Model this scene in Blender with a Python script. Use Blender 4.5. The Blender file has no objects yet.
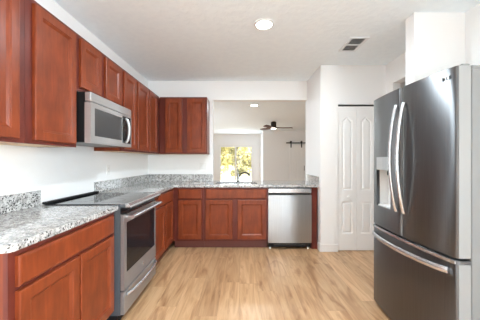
import bpy, bmesh, math, random
from mathutils import Vector, Matrix

random.seed(7)
S = bpy.context.scene
COL = S.collection

# ------------------------------------------------------------------ camera
H = 1.256
FPX = 255.0
cam_d = bpy.data.cameras.new('camera')
cam = bpy.data.objects.new('camera', cam_d)
COL.objects.link(cam)
cam.location = (0, 0, H)
cam.rotation_euler = (math.radians(90), 0, 0)
cam_d.sensor_width = 36.0
cam_d.sensor_fit = 'HORIZONTAL'
cam_d.lens = 36.0 * FPX / 480.0
cam_d.shift_x = -1.5 / 480.0
cam_d.shift_y = 0.5 / 480.0
cam_d.clip_start = 0.05
cam_d.clip_end = 300
S.camera = cam

# ------------------------------------------------------------------ world, sun, exposure
S.view_settings.view_transform = 'Standard'
S.view_settings.look = 'None'
S.view_settings.gamma = 1.0
S.view_settings.use_curve_mapping = False
S.view_settings.exposure = 0.6
S.cycles.use_denoising = True
S.cycles.max_bounces = 14
S.cycles.diffuse_bounces = 10
S.cycles.sample_clamp_indirect = 6.0

w = bpy.data.worlds.new('world')
S.world = w
w.use_nodes = True
nt = w.node_tree
bg = nt.nodes['Background']
sky = nt.nodes.new('ShaderNodeTexSky')
sky.sky_type = 'NISHITA'
sky.sun_disc = False
sky.sun_elevation = math.radians(48)
sky.sun_rotation = math.radians(90)
sky.dust_density = 3.0
nt.links.new(sky.outputs[0], bg.inputs[0])
bg.inputs[1].default_value = 0.6


def lamp(name, kind, loc, energy, color=(1, 1, 1), rot=(0, 0, 0), **kw):
    d = bpy.data.lights.new(name, kind)
    d.energy = energy
    d.color = color
    for k, v in kw.items():
        setattr(d, k, v)
    o = bpy.data.objects.new(name, d)
    o.location = loc
    o.rotation_euler = rot
    COL.objects.link(o)
    return o


R90 = math.radians(90)
# sun from high on the left
lamp('sun', 'SUN', (-10, 15, 20), 8, (1.0, 0.95, 0.85), (math.radians(18), math.radians(-42), 0), angle=0.01)
# daylight through the sliding door behind the camera (shines towards +Y)
lamp('rear_daylight', 'AREA', (1.42, -3.05, 1.1), 5, (0.80, 0.92, 1.0), (R90, 0, 0), shape='RECTANGLE', size=0.95, size_y=2.0)
# added fill light in a made-up side window behind the camera (shines towards -X)
lamp('side_fill', 'AREA', (2.03, -1.45, 1.35), 156, (0.78, 0.91, 1.0), (0, R90, 0), shape='RECTANGLE', size=1.5, size_y=1.9)
# daylight through the far sliding door (shines towards -Y)
lamp('far_daylight', 'AREA', (-0.28, 12.55, 1.1), 33, (0.82, 0.92, 1.0), (-R90, 0, 0), shape='RECTANGLE', size=1.5, size_y=1.85)
# area light against the living room's windowless left wall
lamp('living_side_light', 'AREA', (-2.55, 7.6, 1.4), 36, (0.82, 0.92, 1.0), (0, -R90, 0), shape='RECTANGLE', size=1.4, size_y=2.2)

# ------------------------------------------------------------------ materials


def new_mat(name):
    m = bpy.data.materials.new(name)
    m.use_nodes = True
    return m, m.node_tree.nodes, m.node_tree.links, m.node_tree.nodes['Principled BSDF']


def plain(name, col, rough=0.5, metal=0.0, coat=0.0, spec=None):
    m, n, l, b = new_mat(name)
    b.inputs['Base Color'].default_value = (*col, 1)
    b.inputs['Roughness'].default_value = rough
    b.inputs['Metallic'].default_value = metal
    b.inputs['Coat Weight'].default_value = coat
    if spec is not None:
        b.inputs['Specular IOR Level'].default_value = spec
    return m


def tex(n, l, kind, scale=(1, 1, 1), rot=(0, 0, 0)):
    c = n.new('ShaderNodeTexCoord')
    mp = n.new('ShaderNodeMapping')
    mp.inputs['Scale'].default_value = scale
    mp.inputs['Rotation'].default_value = rot
    l.new(c.outputs['Object'], mp.inputs[0])
    t = n.new(kind)
    l.new(mp.outputs[0], t.inputs['Vector'])
    return t


def ramp(n, l, src, stops):
    r = n.new('ShaderNodeValToRGB')
    e = r.color_ramp.elements
    while len(e) < len(stops):
        e.new(0.5)
    for k, (p, c) in enumerate(stops):
        e[k].position = p
        e[k].color = (*c, 1)
    l.new(src, r.inputs[0])
    return r


def mix(n, l, fac, a, b, mode='MIX'):
    m = n.new('ShaderNodeMix')
    m.data_type = 'RGBA'
    m.blend_type = mode
    if isinstance(fac, (int, float)):
        m.inputs[0].default_value = fac
    else:
        l.new(fac, m.inputs[0])
    for i, v in ((6, a), (7, b)):
        if isinstance(v, tuple):
            m.inputs[i].default_value = (*v, 1)
        else:
            l.new(v, m.inputs[i])
    return m.outputs[2]


def bump(n, l, b, src, strength, dist):
    k = n.new('ShaderNodeBump')
    k.inputs['Strength'].default_value = strength
    k.inputs['Distance'].default_value = dist
    l.new(src, k.inputs['Height'])
    l.new(k.outputs[0], b.inputs['Normal'])


def paint(name, col, rough=0.6, bscale=120, bstr=0.15, bdist=0.002):
    m, n, l, b = new_mat(name)
    b.inputs['Base Color'].default_value = (*col, 1)
    b.inputs['Roughness'].default_value = rough
    t = tex(n, l, 'ShaderNodeTexNoise')
    t.inputs['Scale'].default_value = bscale
    t.inputs['Detail'].default_value = 3
    bump(n, l, b, t.outputs['Fac'], bstr, bdist)
    return m


def ceiling_mat():
    m, n, l, b = new_mat('knockdown_ceiling')
    b.inputs['Roughness'].default_value = 0.8
    t = tex(n, l, 'ShaderNodeTexNoise')
    t.inputs['Scale'].default_value = 14
    t.inputs['Detail'].default_value = 4
    r = ramp(n, l, t.outputs['Fac'], [(0.42, (0, 0, 0)), (0.58, (1, 1, 1))])
    c = mix(n, l, r.outputs[0], (0.86, 0.93, 0.975), (0.88, 0.95, 0.99))
    l.new(c, b.inputs['Base Color'])
    bump(n, l, b, r.outputs[0], 0.35, 0.004)
    return m


def wood_mat(name, c0, c1):
    m, n, l, b = new_mat(name)
    g = tex(n, l, 'ShaderNodeTexNoise', (16, 16, 2.6))
    g.inputs['Scale'].default_value = 2.0
    g.inputs['Detail'].default_value = 5
    g.inputs['Distortion'].default_value = 0.6
    k = tex(n, l, 'ShaderNodeTexNoise', (1, 1, 1))
    k.inputs['Scale'].default_value = 6.0
    k.inputs['Detail'].default_value = 2
    a = ramp(n, l, g.outputs['Fac'], [(0.25, c0), (0.75, c1)])
    c = ramp(n, l, k.outputs['Fac'], [(0.3, (0.80, 0.78, 0.78)), (0.7, (1.12, 1.12, 1.12))])
    l.new(mix(n, l, 1.0, a.outputs[0], c.outputs[0], 'MULTIPLY'), b.inputs['Base Color'])
    b.inputs['Roughness'].default_value = 0.34
    b.inputs['Coat Weight'].default_value = 0.08
    b.inputs['Specular IOR Level'].default_value = 0.3
    b.inputs['Coat Roughness'].default_value = 0.22
    return m


def granite_mat():
    m, n, l, b = new_mat('speckled_granite')
    v = tex(n, l, 'ShaderNodeTexVoronoi')
    v.inputs['Scale'].default_value = 120
    s = n.new('ShaderNodeSeparateColor')
    l.new(v.outputs['Color'], s.inputs[0])
    base = ramp(n, l, s.outputs[0], [(0.0, (0.07, 0.068, 0.066)), (0.11, (0.09, 0.087, 0.084)), (0.15, (0.34, 0.335, 0.33)),
                                     (0.36, (0.36, 0.355, 0.345)), (0.45, (0.52, 0.51, 0.495)), (1.0, (0.62, 0.61, 0.595))])
    t = tex(n, l, 'ShaderNodeTexNoise')
    t.inputs['Scale'].default_value = 26
    t.inputs['Detail'].default_value = 4
    r = ramp(n, l, t.outputs['Fac'], [(0.38, (0.62, 0.615, 0.61)), (0.54, (1, 1, 1))])
    l.new(mix(n, l, 1.0, base.outputs[0], r.outputs[0], 'MULTIPLY'), b.inputs['Base Color'])
    b.inputs['Roughness'].default_value = 0.07
    b.inputs['IOR'].default_value = 1.85
    return m


def floor_mat():
    m, n, l, b = new_mat('oak_planks')
    c = n.new('ShaderNodeTexCoord')
    sx = n.new('ShaderNodeSeparateXYZ')
    l.new(c.outputs['Object'], sx.inputs[0])

    def mth(op, a, b_=None):
        k = n.new('ShaderNodeMath')
        k.operation = op
        for q_, v in enumerate((a, b_)):
            if v is None:
                continue
            if isinstance(v, (int, float)):
                k.inputs[q_].default_value = v
            else:
                l.new(v, k.inputs[q_])
        return k.outputs[0]

    def rnd_(a, b_):
        cb = n.new('ShaderNodeCombineXYZ')
        l.new(a, cb.inputs[0])
        if isinstance(b_, (int, float)):
            cb.inputs[1].default_value = b_
        else:
            l.new(b_, cb.inputs[1])
        wn = n.new('ShaderNodeTexWhiteNoise')
        wn.noise_dimensions = '2D'
        l.new(cb.outputs[0], wn.inputs['Vector'])
        return wn.outputs['Value']
    xr = mth('DIVIDE', sx.outputs[0], 0.18)
    row = mth('FLOOR', xr)
    ur = mth('ADD', mth('DIVIDE', sx.outputs[1], 1.22), rnd_(row, 3.7))
    pid = rnd_(row, mth('FLOOR', ur))
    ea = mth('LESS_THAN', mth('FRACT', xr), 0.014)
    eb = mth('LESS_THAN', mth('FRACT', ur), 0.0022)
    edge = mth('MAXIMUM', ea, eb)
    pv = n.new('ShaderNodeCombineXYZ')
    for q_ in range(3):
        l.new(pid, pv.inputs[q_])
    add = n.new('ShaderNodeVectorMath')
    add.operation = 'MULTIPLY_ADD'
    l.new(pv.outputs[0], add.inputs[0])
    add.inputs[1].default_value = (13.0, 27.0, 15.0)
    l.new(c.outputs['Object'], add.inputs[2])
    mp = n.new('ShaderNodeMapping')
    mp.inputs['Scale'].default_value = (11, 0.9, 1)
    l.new(add.outputs[0], mp.inputs[0])
    g = n.new('ShaderNodeTexNoise')
    g.inputs['Scale'].default_value = 1.6
    g.inputs['Detail'].default_value = 6
    g.inputs['Roughness'].default_value = 0.62
    g.inputs['Distortion'].default_value = 0.9
    l.new(mp.outputs[0], g.inputs['Vector'])
    grain = ramp(n, l, g.outputs['Fac'], [(0.26, (0.40, 0.215, 0.105)), (0.42, (0.54, 0.315, 0.160)), (0.58, (0.65, 0.405, 0.220)), (0.78, (0.71, 0.475, 0.280))])
    mp2 = n.new('ShaderNodeMapping')
    mp2.inputs['Scale'].default_value = (5.5, 1.0, 1)
    l.new(add.outputs[0], mp2.inputs[0])
    g2 = n.new('ShaderNodeTexNoise')
    g2.inputs['Scale'].default_value = 1.3
    g2.inputs['Detail'].default_value = 5
    g2.inputs['Distortion'].default_value = 1.6
    l.new(mp2.outputs[0], g2.inputs['Vector'])
    streak = ramp(n, l, g2.outputs['Fac'], [(0.30, (0.62, 0.50, 0.42)), (0.46, (1, 1, 1))])
    tone = ramp(n, l, pid, [(0.0, (0.78, 0.765, 0.75)), (1.0, (1.02, 1.03, 1.04))])
    col = mix(n, l, 1.0, grain.outputs[0], tone.outputs[0], 'MULTIPLY')
    col = mix(n, l, 1.0, col, streak.outputs[0], 'MULTIPLY')
    col = mix(n, l, mth('MULTIPLY', edge, 0.55), col, (0.30, 0.17, 0.09))
    l.new(col, b.inputs['Base Color'])
    b.inputs['Roughness'].default_value = 0.36
    bump(n, l, b, g.outputs['Fac'], 0.06, 0.002)
    return m


def steel_mat(name, col, rough, axis='z', bstr=0.0, metal=0.85):
    m, n, l, b = new_mat(name)
    sc = (300, 300, 3) if axis == 'z' else (3, 3, 300)
    t = tex(n, l, 'ShaderNodeTexNoise', sc)
    t.inputs['Scale'].default_value = 1.0
    t.inputs['Detail'].default_value = 3
    r = ramp(n, l, t.outputs['Fac'], [(0.3, tuple(c * 0.9 for c in col)), (0.7, tuple(min(1, c * 1.06) for c in col))])
    l.new(r.outputs[0], b.inputs['Base Color'])
    b.inputs['Metallic'].default_value = metal
    b.inputs['Roughness'].default_value = rough
    b.inputs['Anisotropic'].default_value = 0.95
    tg = n.new('ShaderNodeTangent')
    tg.direction_type = 'RADIAL'
    tg.axis = 'Z'
    l.new(tg.outputs[0], b.inputs['Tangent'])
    b.inputs['Anisotropic Rotation'].default_value = 0.25
    if bstr > 0:
        bump(n, l, b, t.outputs['Fac'], bstr, 0.001)
    return m


def glass_mat(name):
    m, n, l, b = new_mat(name)
    out = n['Material Output']
    tr = n.new('ShaderNodeBsdfTransparent')
    gl = n.new('ShaderNodeBsdfGlossy')
    gl.inputs['Roughness'].default_value = 0.02
    fr = n.new('ShaderNodeFresnel')
    fr.inputs['IOR'].default_value = 1.45
    ms = n.new('ShaderNodeMixShader')
    l.new(fr.outputs[0], ms.inputs[0])
    l.new(tr.outputs[0], ms.inputs[1])
    l.new(gl.outputs[0], ms.inputs[2])
    l.new(ms.outputs[0], out.inputs[0])
    return m


def emit_mat(name, col, strength):
    m, n, l, b = new_mat(name)
    b.inputs['Base Color'].default_value = (0.9, 0.9, 0.9, 1)
    b.inputs['Emission Color'].default_value = (*col, 1)
    b.inputs['Emission Strength'].default_value = strength
    return m


def leaf_mat(name, a, c):
    m, n, l, b = new_mat(name)
    t = tex(n, l, 'ShaderNodeTexNoise')
    t.inputs['Scale'].default_value = 1.1
    t.inputs['Detail'].default_value = 5
    r = ramp(n, l, t.outputs['Fac'], [(0.35, a), (0.65, c)])
    l.new(r.outputs[0], b.inputs['Base Color'])
    b.inputs['Roughness'].default_value = 0.6
    return m


M = dict(
    wall=paint('white_wall_paint', (0.87, 0.868, 0.86)),
    ceil=ceiling_mat(),
    trim=plain('white_trim_paint', (0.84, 0.835, 0.82), 0.35),
    door=plain('white_door_paint', (0.88, 0.88, 0.87), 0.4),
    wood=wood_mat('cherry_wood', (0.160, 0.029, 0.009), (0.255, 0.052, 0.015)),
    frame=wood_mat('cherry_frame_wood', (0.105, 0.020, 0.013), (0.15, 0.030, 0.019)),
    tan=plain('raw_birch', (0.62, 0.45, 0.27), 0.6),
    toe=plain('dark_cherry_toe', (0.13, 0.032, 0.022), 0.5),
    granite=granite_mat(),
    floor=floor_mat(),
    steel=steel_mat('brushed_steel', (0.49, 0.495, 0.50), 0.34),
    mw_steel=steel_mat('microwave_steel', (0.54, 0.54, 0.54), 0.3, 'h', 0.0, 0.7),
    steel_h=steel_mat('brushed_steel_sideways', (0.38, 0.385, 0.39), 0.3, 'h', 0.0, 0.7),
    fridge=steel_mat('fridge_steel', (0.165, 0.168, 0.172), 0.36, 'z', 0.0, 0.94),
    bright=plain('bright_steel', (0.60, 0.61, 0.625), 0.24, 0.8),
    chrome=plain('satin_nickel', (0.30, 0.295, 0.29), 0.25, 1.0),
    doorside=plain('light_grey_enamel', (0.265, 0.265, 0.26), 0.4),
    grey=plain('grey_enamel', (0.195, 0.197, 0.195), 0.45),
    darkside=plain('charcoal_enamel', (0.075, 0.085, 0.095), 0.4),
    black=plain('black_plastic', (0.010, 0.010, 0.011), 0.5, spec=0.2),
    glass_black=plain('black_glass', (0.008, 0.008, 0.009), 0.05),
    oven_glass=plain('oven_glass', (0.010, 0.011, 0.013), 0.08, spec=0.25),
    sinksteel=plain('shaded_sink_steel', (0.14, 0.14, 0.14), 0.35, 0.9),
    mesh_black=plain('dark_screen_glass', (0.05, 0.05, 0.052), 0.18),
    bay=plain('dispenser_liner', (0.75, 0.75, 0.74), 0.35),
    plate=plain('white_plastic', (0.80, 0.80, 0.78), 0.35),
    shadow=plain('dark_gap_metal', (0.03, 0.03, 0.03), 0.6),
    iron=plain('black_iron', (0.015, 0.013, 0.012), 0.5),
    walnut=plain('walnut_blade', (0.10, 0.038, 0.018), 0.45),
    bronze=plain('dark_bronze', (0.022, 0.017, 0.014), 0.45),
    lens=emit_mat('lit_lens', (1.0, 0.97, 0.92), 14.0),
    fanlens=emit_mat('lit_fan_lens', (1.0, 0.93, 0.83), 4.0),
    glass=glass_mat('window_glass'),
    vinyl=plain('white_vinyl', (0.85, 0.85, 0.84), 0.35),
    lawn=leaf_mat('dry_lawn', (0.50, 0.48, 0.22), (0.70, 0.65, 0.36)),
    leaf=leaf_mat('yellow_green_leaves', (0.32, 0.30, 0.09), (0.66, 0.57, 0.24)),
    leaf2=leaf_mat('olive_leaves', (0.15, 0.15, 0.06), (0.46, 0.41, 0.17)),
    bark=plain('grey_bark', (0.16, 0.12, 0.08), 0.9),
    vent=plain('white_vent_enamel', (0.80, 0.83, 0.86), 0.4),
)

# ------------------------------------------------------------------ mesh helpers


def bmnew():
    return bmesh.new()


def box(bm, x0, x1, y0, y1, z0, z1, bev=0.0, seg=1):
    x0, x1 = min(x0, x1), max(x0, x1)
    y0, y1 = min(y0, y1), max(y0, y1)
    z0, z1 = min(z0, z1), max(z0, z1)
    t = bmesh.new()
    r = bmesh.ops.create_cube(t, size=1.0)
    for v in r['verts']:
        v.co = Vector(((x0 + x1) / 2 + v.co.x * (x1 - x0), (y0 + y1) / 2 + v.co.y * (y1 - y0), (z0 + z1) / 2 + v.co.z * (z1 - z0)))
    if bev > 0:
        bmesh.ops.bevel(t, geom=list(t.edges), offset=bev, segments=seg, affect='EDGES', profile=0.5)
    merge(bm, t)
    return bm


def merge(bm, t):
    me = bpy.data.meshes.new('tmp')
    t.to_mesh(me)
    t.free()
    bm.from_mesh(me)
    bpy.data.meshes.remove(me)


def prism(bm, pts, axis, a0, a1, bev=0.0):
    """extrude a 2-D outline along an axis. axis 'z': pts=(x,y); 'y': pts=(x,z); 'x': pts=(y,z)"""
    t = bmesh.new()

    def P(p, a):
        if axis == 'z':
            return (p[0], p[1], a)
        if axis == 'y':
            return (p[0], a, p[1])
        return (a, p[0], p[1])
    lo = [t.verts.new(P(p, a0)) for p in pts]
    hi = [t.verts.new(P(p, a1)) for p in pts]
    k = len(pts)
    f0 = t.faces.new(lo)
    f1 = t.faces.new(hi)
    for i in range(k):
        t.faces.new((lo[i], lo[(i + 1) % k], hi[(i + 1) % k], hi[i]))
    bmesh.ops.recalc_face_normals(t, faces=list(t.faces))
    if bev > 0:
        es = list(set(list(f0.edges) + list(f1.edges)))
        bmesh.ops.bevel(t, geom=es, offset=bev, segments=2, affect='EDGES', profile=0.5)
    merge(bm, t)
    return bm


def tube(bm, pts, rad, seg=12, flat=1.0, up=Vector((0, 0, 1)), caps=True):
    """sweep a round (or flattened) section along points; rad may be a list"""
    pts = [Vector(p) for p in pts]
    n = len(pts)
    rings = []
    prev = None
    for i, p in enumerate(pts):
        d = (pts[min(i + 1, n - 1)] - pts[max(i - 1, 0)]).normalized()
        a = d.cross(up) if prev is None else prev - d * prev.dot(d)
        if a.length < 1e-5:
            a = d.cross(Vector((1, 0, 0)))
        a.normalize()
        prev = a
        b = d.cross(a).normalized()
        r = rad[i] if isinstance(rad, (list, tuple)) else rad
        rings.append([bm.verts.new(p + a * math.cos(2 * math.pi * k / seg) * r + b * math.sin(2 * math.pi * k / seg) * r * flat) for k in range(seg)])
    for i in range(n - 1):
        for k in range(seg):
            bm.faces.new((rings[i][k], rings[i][(k + 1) % seg], rings[i + 1][(k + 1) % seg], rings[i + 1][k]))
    if caps:
        bm.faces.new(rings[0][::-1])
        bm.faces.new(rings[-1])
    return bm


def cyl(bm, p0, p1, r, seg=20):
    return tube(bm, [p0, p1], r, seg)


def lathe(bm, prof, c, seg=32):
    """profile [(r,z)] about vertical axis at c"""
    rings = []
    for r, z in prof:
        rings.append([bm.verts.new((c[0] + r * math.cos(2 * math.pi * k / seg), c[1] + r * math.sin(2 * math.pi * k / seg), c[2] + z)) for k in range(seg)])
    for i in range(len(prof) - 1):
        for k in range(seg):
            bm.faces.new((rings[i][k], rings[i][(k + 1) % seg], rings[i + 1][(k + 1) % seg], rings[i + 1][k]))
    bm.faces.new(rings[0][::-1])
    bm.faces.new(rings[-1])
    return bm


def wloc(o):
    v = Vector((0, 0, 0))
    while o is not None:
        v += Vector(o.location)
        o = o.parent
    return v


def build(name, bm, mat, parent=None, smooth=False):
    bmesh.ops.recalc_face_normals(bm, faces=list(bm.faces))
    vs = [v.co.copy() for v in bm.verts]
    lo = Vector((min(v.x for v in vs), min(v.y for v in vs), min(v.z for v in vs)))
    hi = Vector((max(v.x for v in vs), max(v.y for v in vs), max(v.z for v in vs)))
    c = Vector(((lo.x + hi.x) / 2, (lo.y + hi.y) / 2, lo.z))
    for v in bm.verts:
        v.co -= c
    me = bpy.data.meshes.new(name)
    bm.to_mesh(me)
    bm.free()
    me.materials.append(mat)
    if smooth:
        for p in me.polygons:
            p.use_smooth = True
        me.set_sharp_from_angle(angle=math.radians(35))
    o = bpy.data.objects.new(name, me)
    COL.objects.link(o)
    if parent is not None:
        o.parent = parent
        o.location = c - wloc(parent)
    else:
        o.location = c
    return o


def tag(o, label=None, cat=None, group=None, kind=None):
    if label:
        o['label'] = label
    if cat:
        o['category'] = cat
    if group:
        o['group'] = group
    if kind:
        o['kind'] = kind
    return o


def thing(name, label, cat, loc, group=None):
    o = bpy.data.objects.new(name, None)
    o.empty_display_size = 0.1
    o.location = loc
    COL.objects.link(o)
    return tag(o, label, cat, group)


def struct(name, bm, mat, parent=None, label=None, cat=None):
    o = build(name, bm, mat, parent)
    if parent is None:
        tag(o, label, cat, None, 'structure')
    return o


def q(*boxes, bev=0.0):
    bm = bmnew()
    for b in boxes:
        box(bm, *b, bev=bev)
    return bm


# ------------------------------------------------------------------ dimensions (metres, Y = depth from the camera)
XL, XR = -1.545, 1.99          # kitchen side walls
YB, YB2 = 4.22, 4.34           # wall with the pass-through
ZC = 2.572                     # ceiling
XP = 1.09                      # side of the pantry block
YP = 3.515                     # front of the pantry block
YR = -3.1                      # wall behind the camera
XBF, YBF = -0.967, 3.62        # base cabinet faces
XUF, YUF = -1.257, 3.91        # wall cabinet faces
CT0, CT1 = 0.878, 0.914        # countertop
SP = 1.03                      # top of the splash
OX0, OZ = -0.472, 2.257        # opening
YF, YG = 12.66, 11.2           # far walls of the living room

# ------------------------------------------------------------------ setting
struct('floor', q((-3.2, 4.6, -3.4, 12.8, -0.1, 0.0)), M['floor'], label='light oak plank floor', cat='floor')
struct('ceiling', q((-3.2, 4.6, -3.4, 12.8, ZC, ZC + 0.12)), M['ceil'], label='white textured ceiling', cat='ceiling')
struct('wall_left', q((XL - 0.12, XL, -3.3, YB2, 0, ZC)), M['wall'], label='white wall behind the range', cat='wall')
struct('wall_back', q((XL, OX0, YB, YB2, 0, ZC), (OX0, XP, YB, YB2, OZ, ZC), (OX0, XP, YB, YB2, 0, CT0 - 0.002)), M['wall'],
       label='white wall with the pass-through opening over the sink', cat='wall')
struct('wall_pantry', q((XP, 1.33, YP, YP + 0.1, 0, ZC), (1.33, 1.86, YP, YP + 0.1, 2.03, ZC), (1.86, XR + 0.12, YP, YP + 0.1, 0, ZC),
                        (XP, XP + 0.1, YP + 0.1, YB2, 0, ZC)), M['wall'], label='white wall around the bifold door', cat='wall')
struct('wall_alcove', q((1.534, XR, 2.267, 2.385, 0, ZC)), M['wall'], label='white stub wall rising behind the refrigerator', cat='wall')
struct('wall_right', q((XR, XR + 0.1, -3.3, -2.4, 0, ZC), (XR, XR + 0.1, -0.5, 2.45, 0, ZC), (XR, XR + 0.1, -2.4, -0.5, 0, 0.6), (XR, XR + 0.1, -2.4, -0.5, 2.1, ZC), (XR, XR + 0.1, 2.45, 3.35, 2.274, ZC), (XR, XR + 0.1, 3.35, YP, 0, ZC)), M['wall'],  # opening behind the camera is added for the side fill light
       label='white wall on the refrigerator side', cat='wall')
struct('wall_hall', q((3.4, 3.5, 1.5, YP + 0.1, 0, ZC), (XR + 0.1, 3.4, 1.5, 1.6, 0, ZC), (XR + 0.12, 3.4, YP, YP + 0.1, 0, ZC)), M['wall'], label='hall wall beyond the side opening', cat='wall')
struct('wall_rear', q((XL, 0.9, YR - 0.1, YR, 0, ZC), (1.94, XR, YR - 0.1, YR, 0, ZC), (0.9, 1.94, YR - 0.1, YR, 2.1, ZC)), M['wall'],
       label='white wall behind the viewer', cat='wall')
bm = bmnew()
for x in (0.9, 1.90):
    box(bm, x, x + 0.04, YR - 0.07, YR - 0.02, 0.0, 2.1)
box(bm, 0.94, 1.90, YR - 0.07, YR - 0.02, 2.06, 2.1)
struct('window_2', bm, M['vinyl'], label='white sliding door frame behind the viewer', cat='window')
bm = bmnew()  # frame of a made-up window around the unseen fill light
for a, b_ in ((-2.4, -2.36), (-1.47, -1.43), (-0.54, -0.5)):
    box(bm, XR + 0.05, XR + 0.09, a, b_, 0.6, 2.1)
for a, b_ in ((-2.36, -1.47), (-1.43, -0.54)):
    box(bm, XR + 0.05, XR + 0.09, a, b_, 0.6, 0.64)
    box(bm, XR + 0.05, XR + 0.09, a, b_, 2.06, 2.1)
struct('added_window', bm, M['vinyl'], label='white frame of an added side window behind the viewer', cat='window')
# living room shell
struct('wall_living_left', q((-2.72, -2.6, YB2, 12.8, 0, ZC), (-2.6, XL - 0.12, YB2 - 0.1, YB2, 0, ZC)), M['wall'], label='living room side wall', cat='wall')
struct('wall_far', q((-2.6, -1.19, YF, YF + 0.12, 0, ZC), (0.6, 0.944, YF, YF + 0.12, 0, ZC), (-1.19, 0.6, YF, YF + 0.12, 2.03, ZC)), M['wall'],
       label='bright white far wall with the sliding glass door', cat='wall')
struct('wall_far_right', q((0.944, 4.3, YG, YG + 0.12, 0, ZC), (0.944, 1.06, YG + 0.12, YF + 0.12, 0, ZC)), M['wall'],
       label='grey-lit far wall carrying the barn door', cat='wall')
struct('wall_living_right', q((4.3, 4.42, YP + 0.1, YG + 0.12, 0, ZC), (3.5, 4.3, YP, YP + 0.1, 0, ZC)), M['wall'], label='living room right wall', cat='wall')
# baseboards
bm = q((XP, 1.33, YP - 0.014, YP - 0.0005, 0, 0.105), bev=0.003)
struct('baseboard_pantry', bm, M['trim'], label='white baseboard under the pantry wall', cat='baseboard')
bm = q((XP - 0.014, XP - 0.0005, YP - 0.014, YBF - 0.003, 0, 0.105), bev=0.003)
struct('baseboard_corner', bm, M['trim'], label='short white baseboard return beside the cabinet end panel', cat='baseboard')
struct('baseboard_left', q((XL + 0.0005, XL + 0.014, YR + 0.01, 1.05, 0, 0.105), bev=0.003), M['trim'], label='white baseboard on the range wall', cat='baseboard')

# sliding glass door far away
f = bmnew()
y0, y1 = YF + 0.02, YF + 0.09
box(f, -1.19, -1.03, y0, y1, 0, 2.03)
box(f, 0.49, 0.60, y0, y1, 0, 2.03)
box(f, -1.03, 0.49, y0, y1, 1.925, 2.03)
box(f, -1.03, 0.49, y0, y1, 0, 0.09)
box(f, -0.33, -0.255, y0, y1, 0.09, 1.925)
slider = struct('window_1', f, M['vinyl'], label='white framed sliding glass door looking onto the garden', cat='window')
for a, b_ in ((-1.03, -0.33), (-0.255, 0.49)):
    build('pane', q((a, b_, YF + 0.05, YF + 0.056, 0.09, 1.925)), M['glass'], slider)

# ------------------------------------------------------------------ bifold door


def rect_loop(u0, u1, v0, v1, arch=0.0, n=10):
    """outline of a panel, counter-clockwise; arch raises the middle of the top edge"""
    pts = [(u0, v0), (u1, v0)]
    if arch <= 0:
        return pts + [(u1, v1), (u0, v1)]
    for i in range(n + 1):
        s = 1 - i / n
        pts.append((u0 + (u1 - u0) * s, v1 - arch + arch * (0.5 - 0.5 * math.cos(2 * math.pi * s))))
    return pts


def inset_loop(pts, d):
    cx = sum(p[0] for p in pts) / len(pts)
    us = [p[0] for p in pts]
    vs = [p[1] for p in pts]
    u0, u1, v0, v1 = min(us), max(us), min(vs), max(vs)
    cu, cv = (u0 + u1) / 2, (v0 + v1) / 2
    su = (u1 - u0 - 2 * d) / (u1 - u0)
    sv = (v1 - v0 - 2 * d) / (v1 - v0)
    return [(cu + (p[0] - cu) * su, cv + (p[1] - cv) * sv) for p in pts]


def face_with_panels(bm, P, u0, u1, v0, v1, panels, levels, thick):
    """flat slab in (u,v) with moulded panels. P(u,v,w) -> world. levels = [(inset, w), ...] rings inside each panel outline"""
    t = bmesh.new()
    outer = [(u0, v0), (u1, v0), (u1, v1), (u0, v1)]
    ov = [t.verts.new(P(p[0], p[1], 0)) for p in outer]
    edges = [t.edges.new((ov[i], ov[(i + 1) % 4])) for i in range(4)]
    firsts = []
    for pts in panels:
        vs = [t.verts.new(P(p[0], p[1], 0)) for p in pts]
        edges += [t.edges.new((vs[i], vs[(i + 1) % len(vs)])) for i in range(len(vs))]
        firsts.append(vs)
    bmesh.ops.triangle_fill(t, edges=edges, use_beauty=True, use_dissolve=False)
    # triangle_fill may also fill the panels; drop those
    for pts in panels:
        us = [p[0] for p in pts]
        vs_ = [p[1] for p in pts]
    kill = []
    for fc in t.faces:
        for vs in firsts:
            if all(v in vs for v in fc.verts):
                kill.append(fc)
                break
    if kill:
        bmesh.ops.delete(t, geom=kill, context='FACES_ONLY')
    for pts, vs in zip(panels, firsts):
        prev = vs
        for ins, w_ in levels:
            lp = inset_loop(pts, ins) if ins > 0 else pts
            cur = [t.verts.new(P(p[0], p[1], w_)) for p in lp]
            k = len(cur)
            for i in range(k):
                t.faces.new((prev[i], prev[(i + 1) % k], cur[(i + 1) % k], cur[i]))
            prev = cur
        t.faces.new(prev)
    bk = [t.verts.new(P(p[0], p[1], -thick)) for p in outer]
    for i in range(4):
        t.faces.new((ov[i], ov[(i + 1) % 4], bk[(i + 1) % 4], bk[i]))
    t.faces.new(bk)
    merge(bm, t)


def bifold():
    # frame lining + dark track at the head
    d = struct('door_1', q((1.332, 1.858, YP + 0.012, YP + 0.06, 2.012, 2.028)), M['shadow'], label='white bifold pantry door with arched panels', cat='door')
    for i, (a, b_) in enumerate(((1.335, 1.594), (1.597, 1.855))):
        bm = bmnew()
        P = lambda u, v, w_: (u, YP + 0.018 - w_, v)
        c = (a + b_) / 2
        pn = [rect_loop(c - 0.072, c + 0.072, 0.845, 1.86, 0.05), rect_loop(c - 0.072, c + 0.072, 0.245, 0.685)]
        face_with_panels(bm, P, a, b_, 0.012, 2.005, pn, [(0.008, -0.008), (0.020, -0.008), (0.034, -0.001)], 0.03)
        lf = build('leaf', bm, M['door'], d)
        if i == 0:
            k = bmnew()
            prof = [(0.006, 0), (0.006, 0.012), (0.015, 0.018), (0.017, 0.026), (0.012, 0.033), (0.001, 0.035)]
            lathe(k, prof, (0, 0, 0), 20)
            for v in k.verts:
                v.co = Vector((1.475 + v.co.x, YP + 0.018 - v.co.z, 0.755 + v.co.y))
            build('knob', k, M['trim'], lf, True)


bifold()

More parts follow.
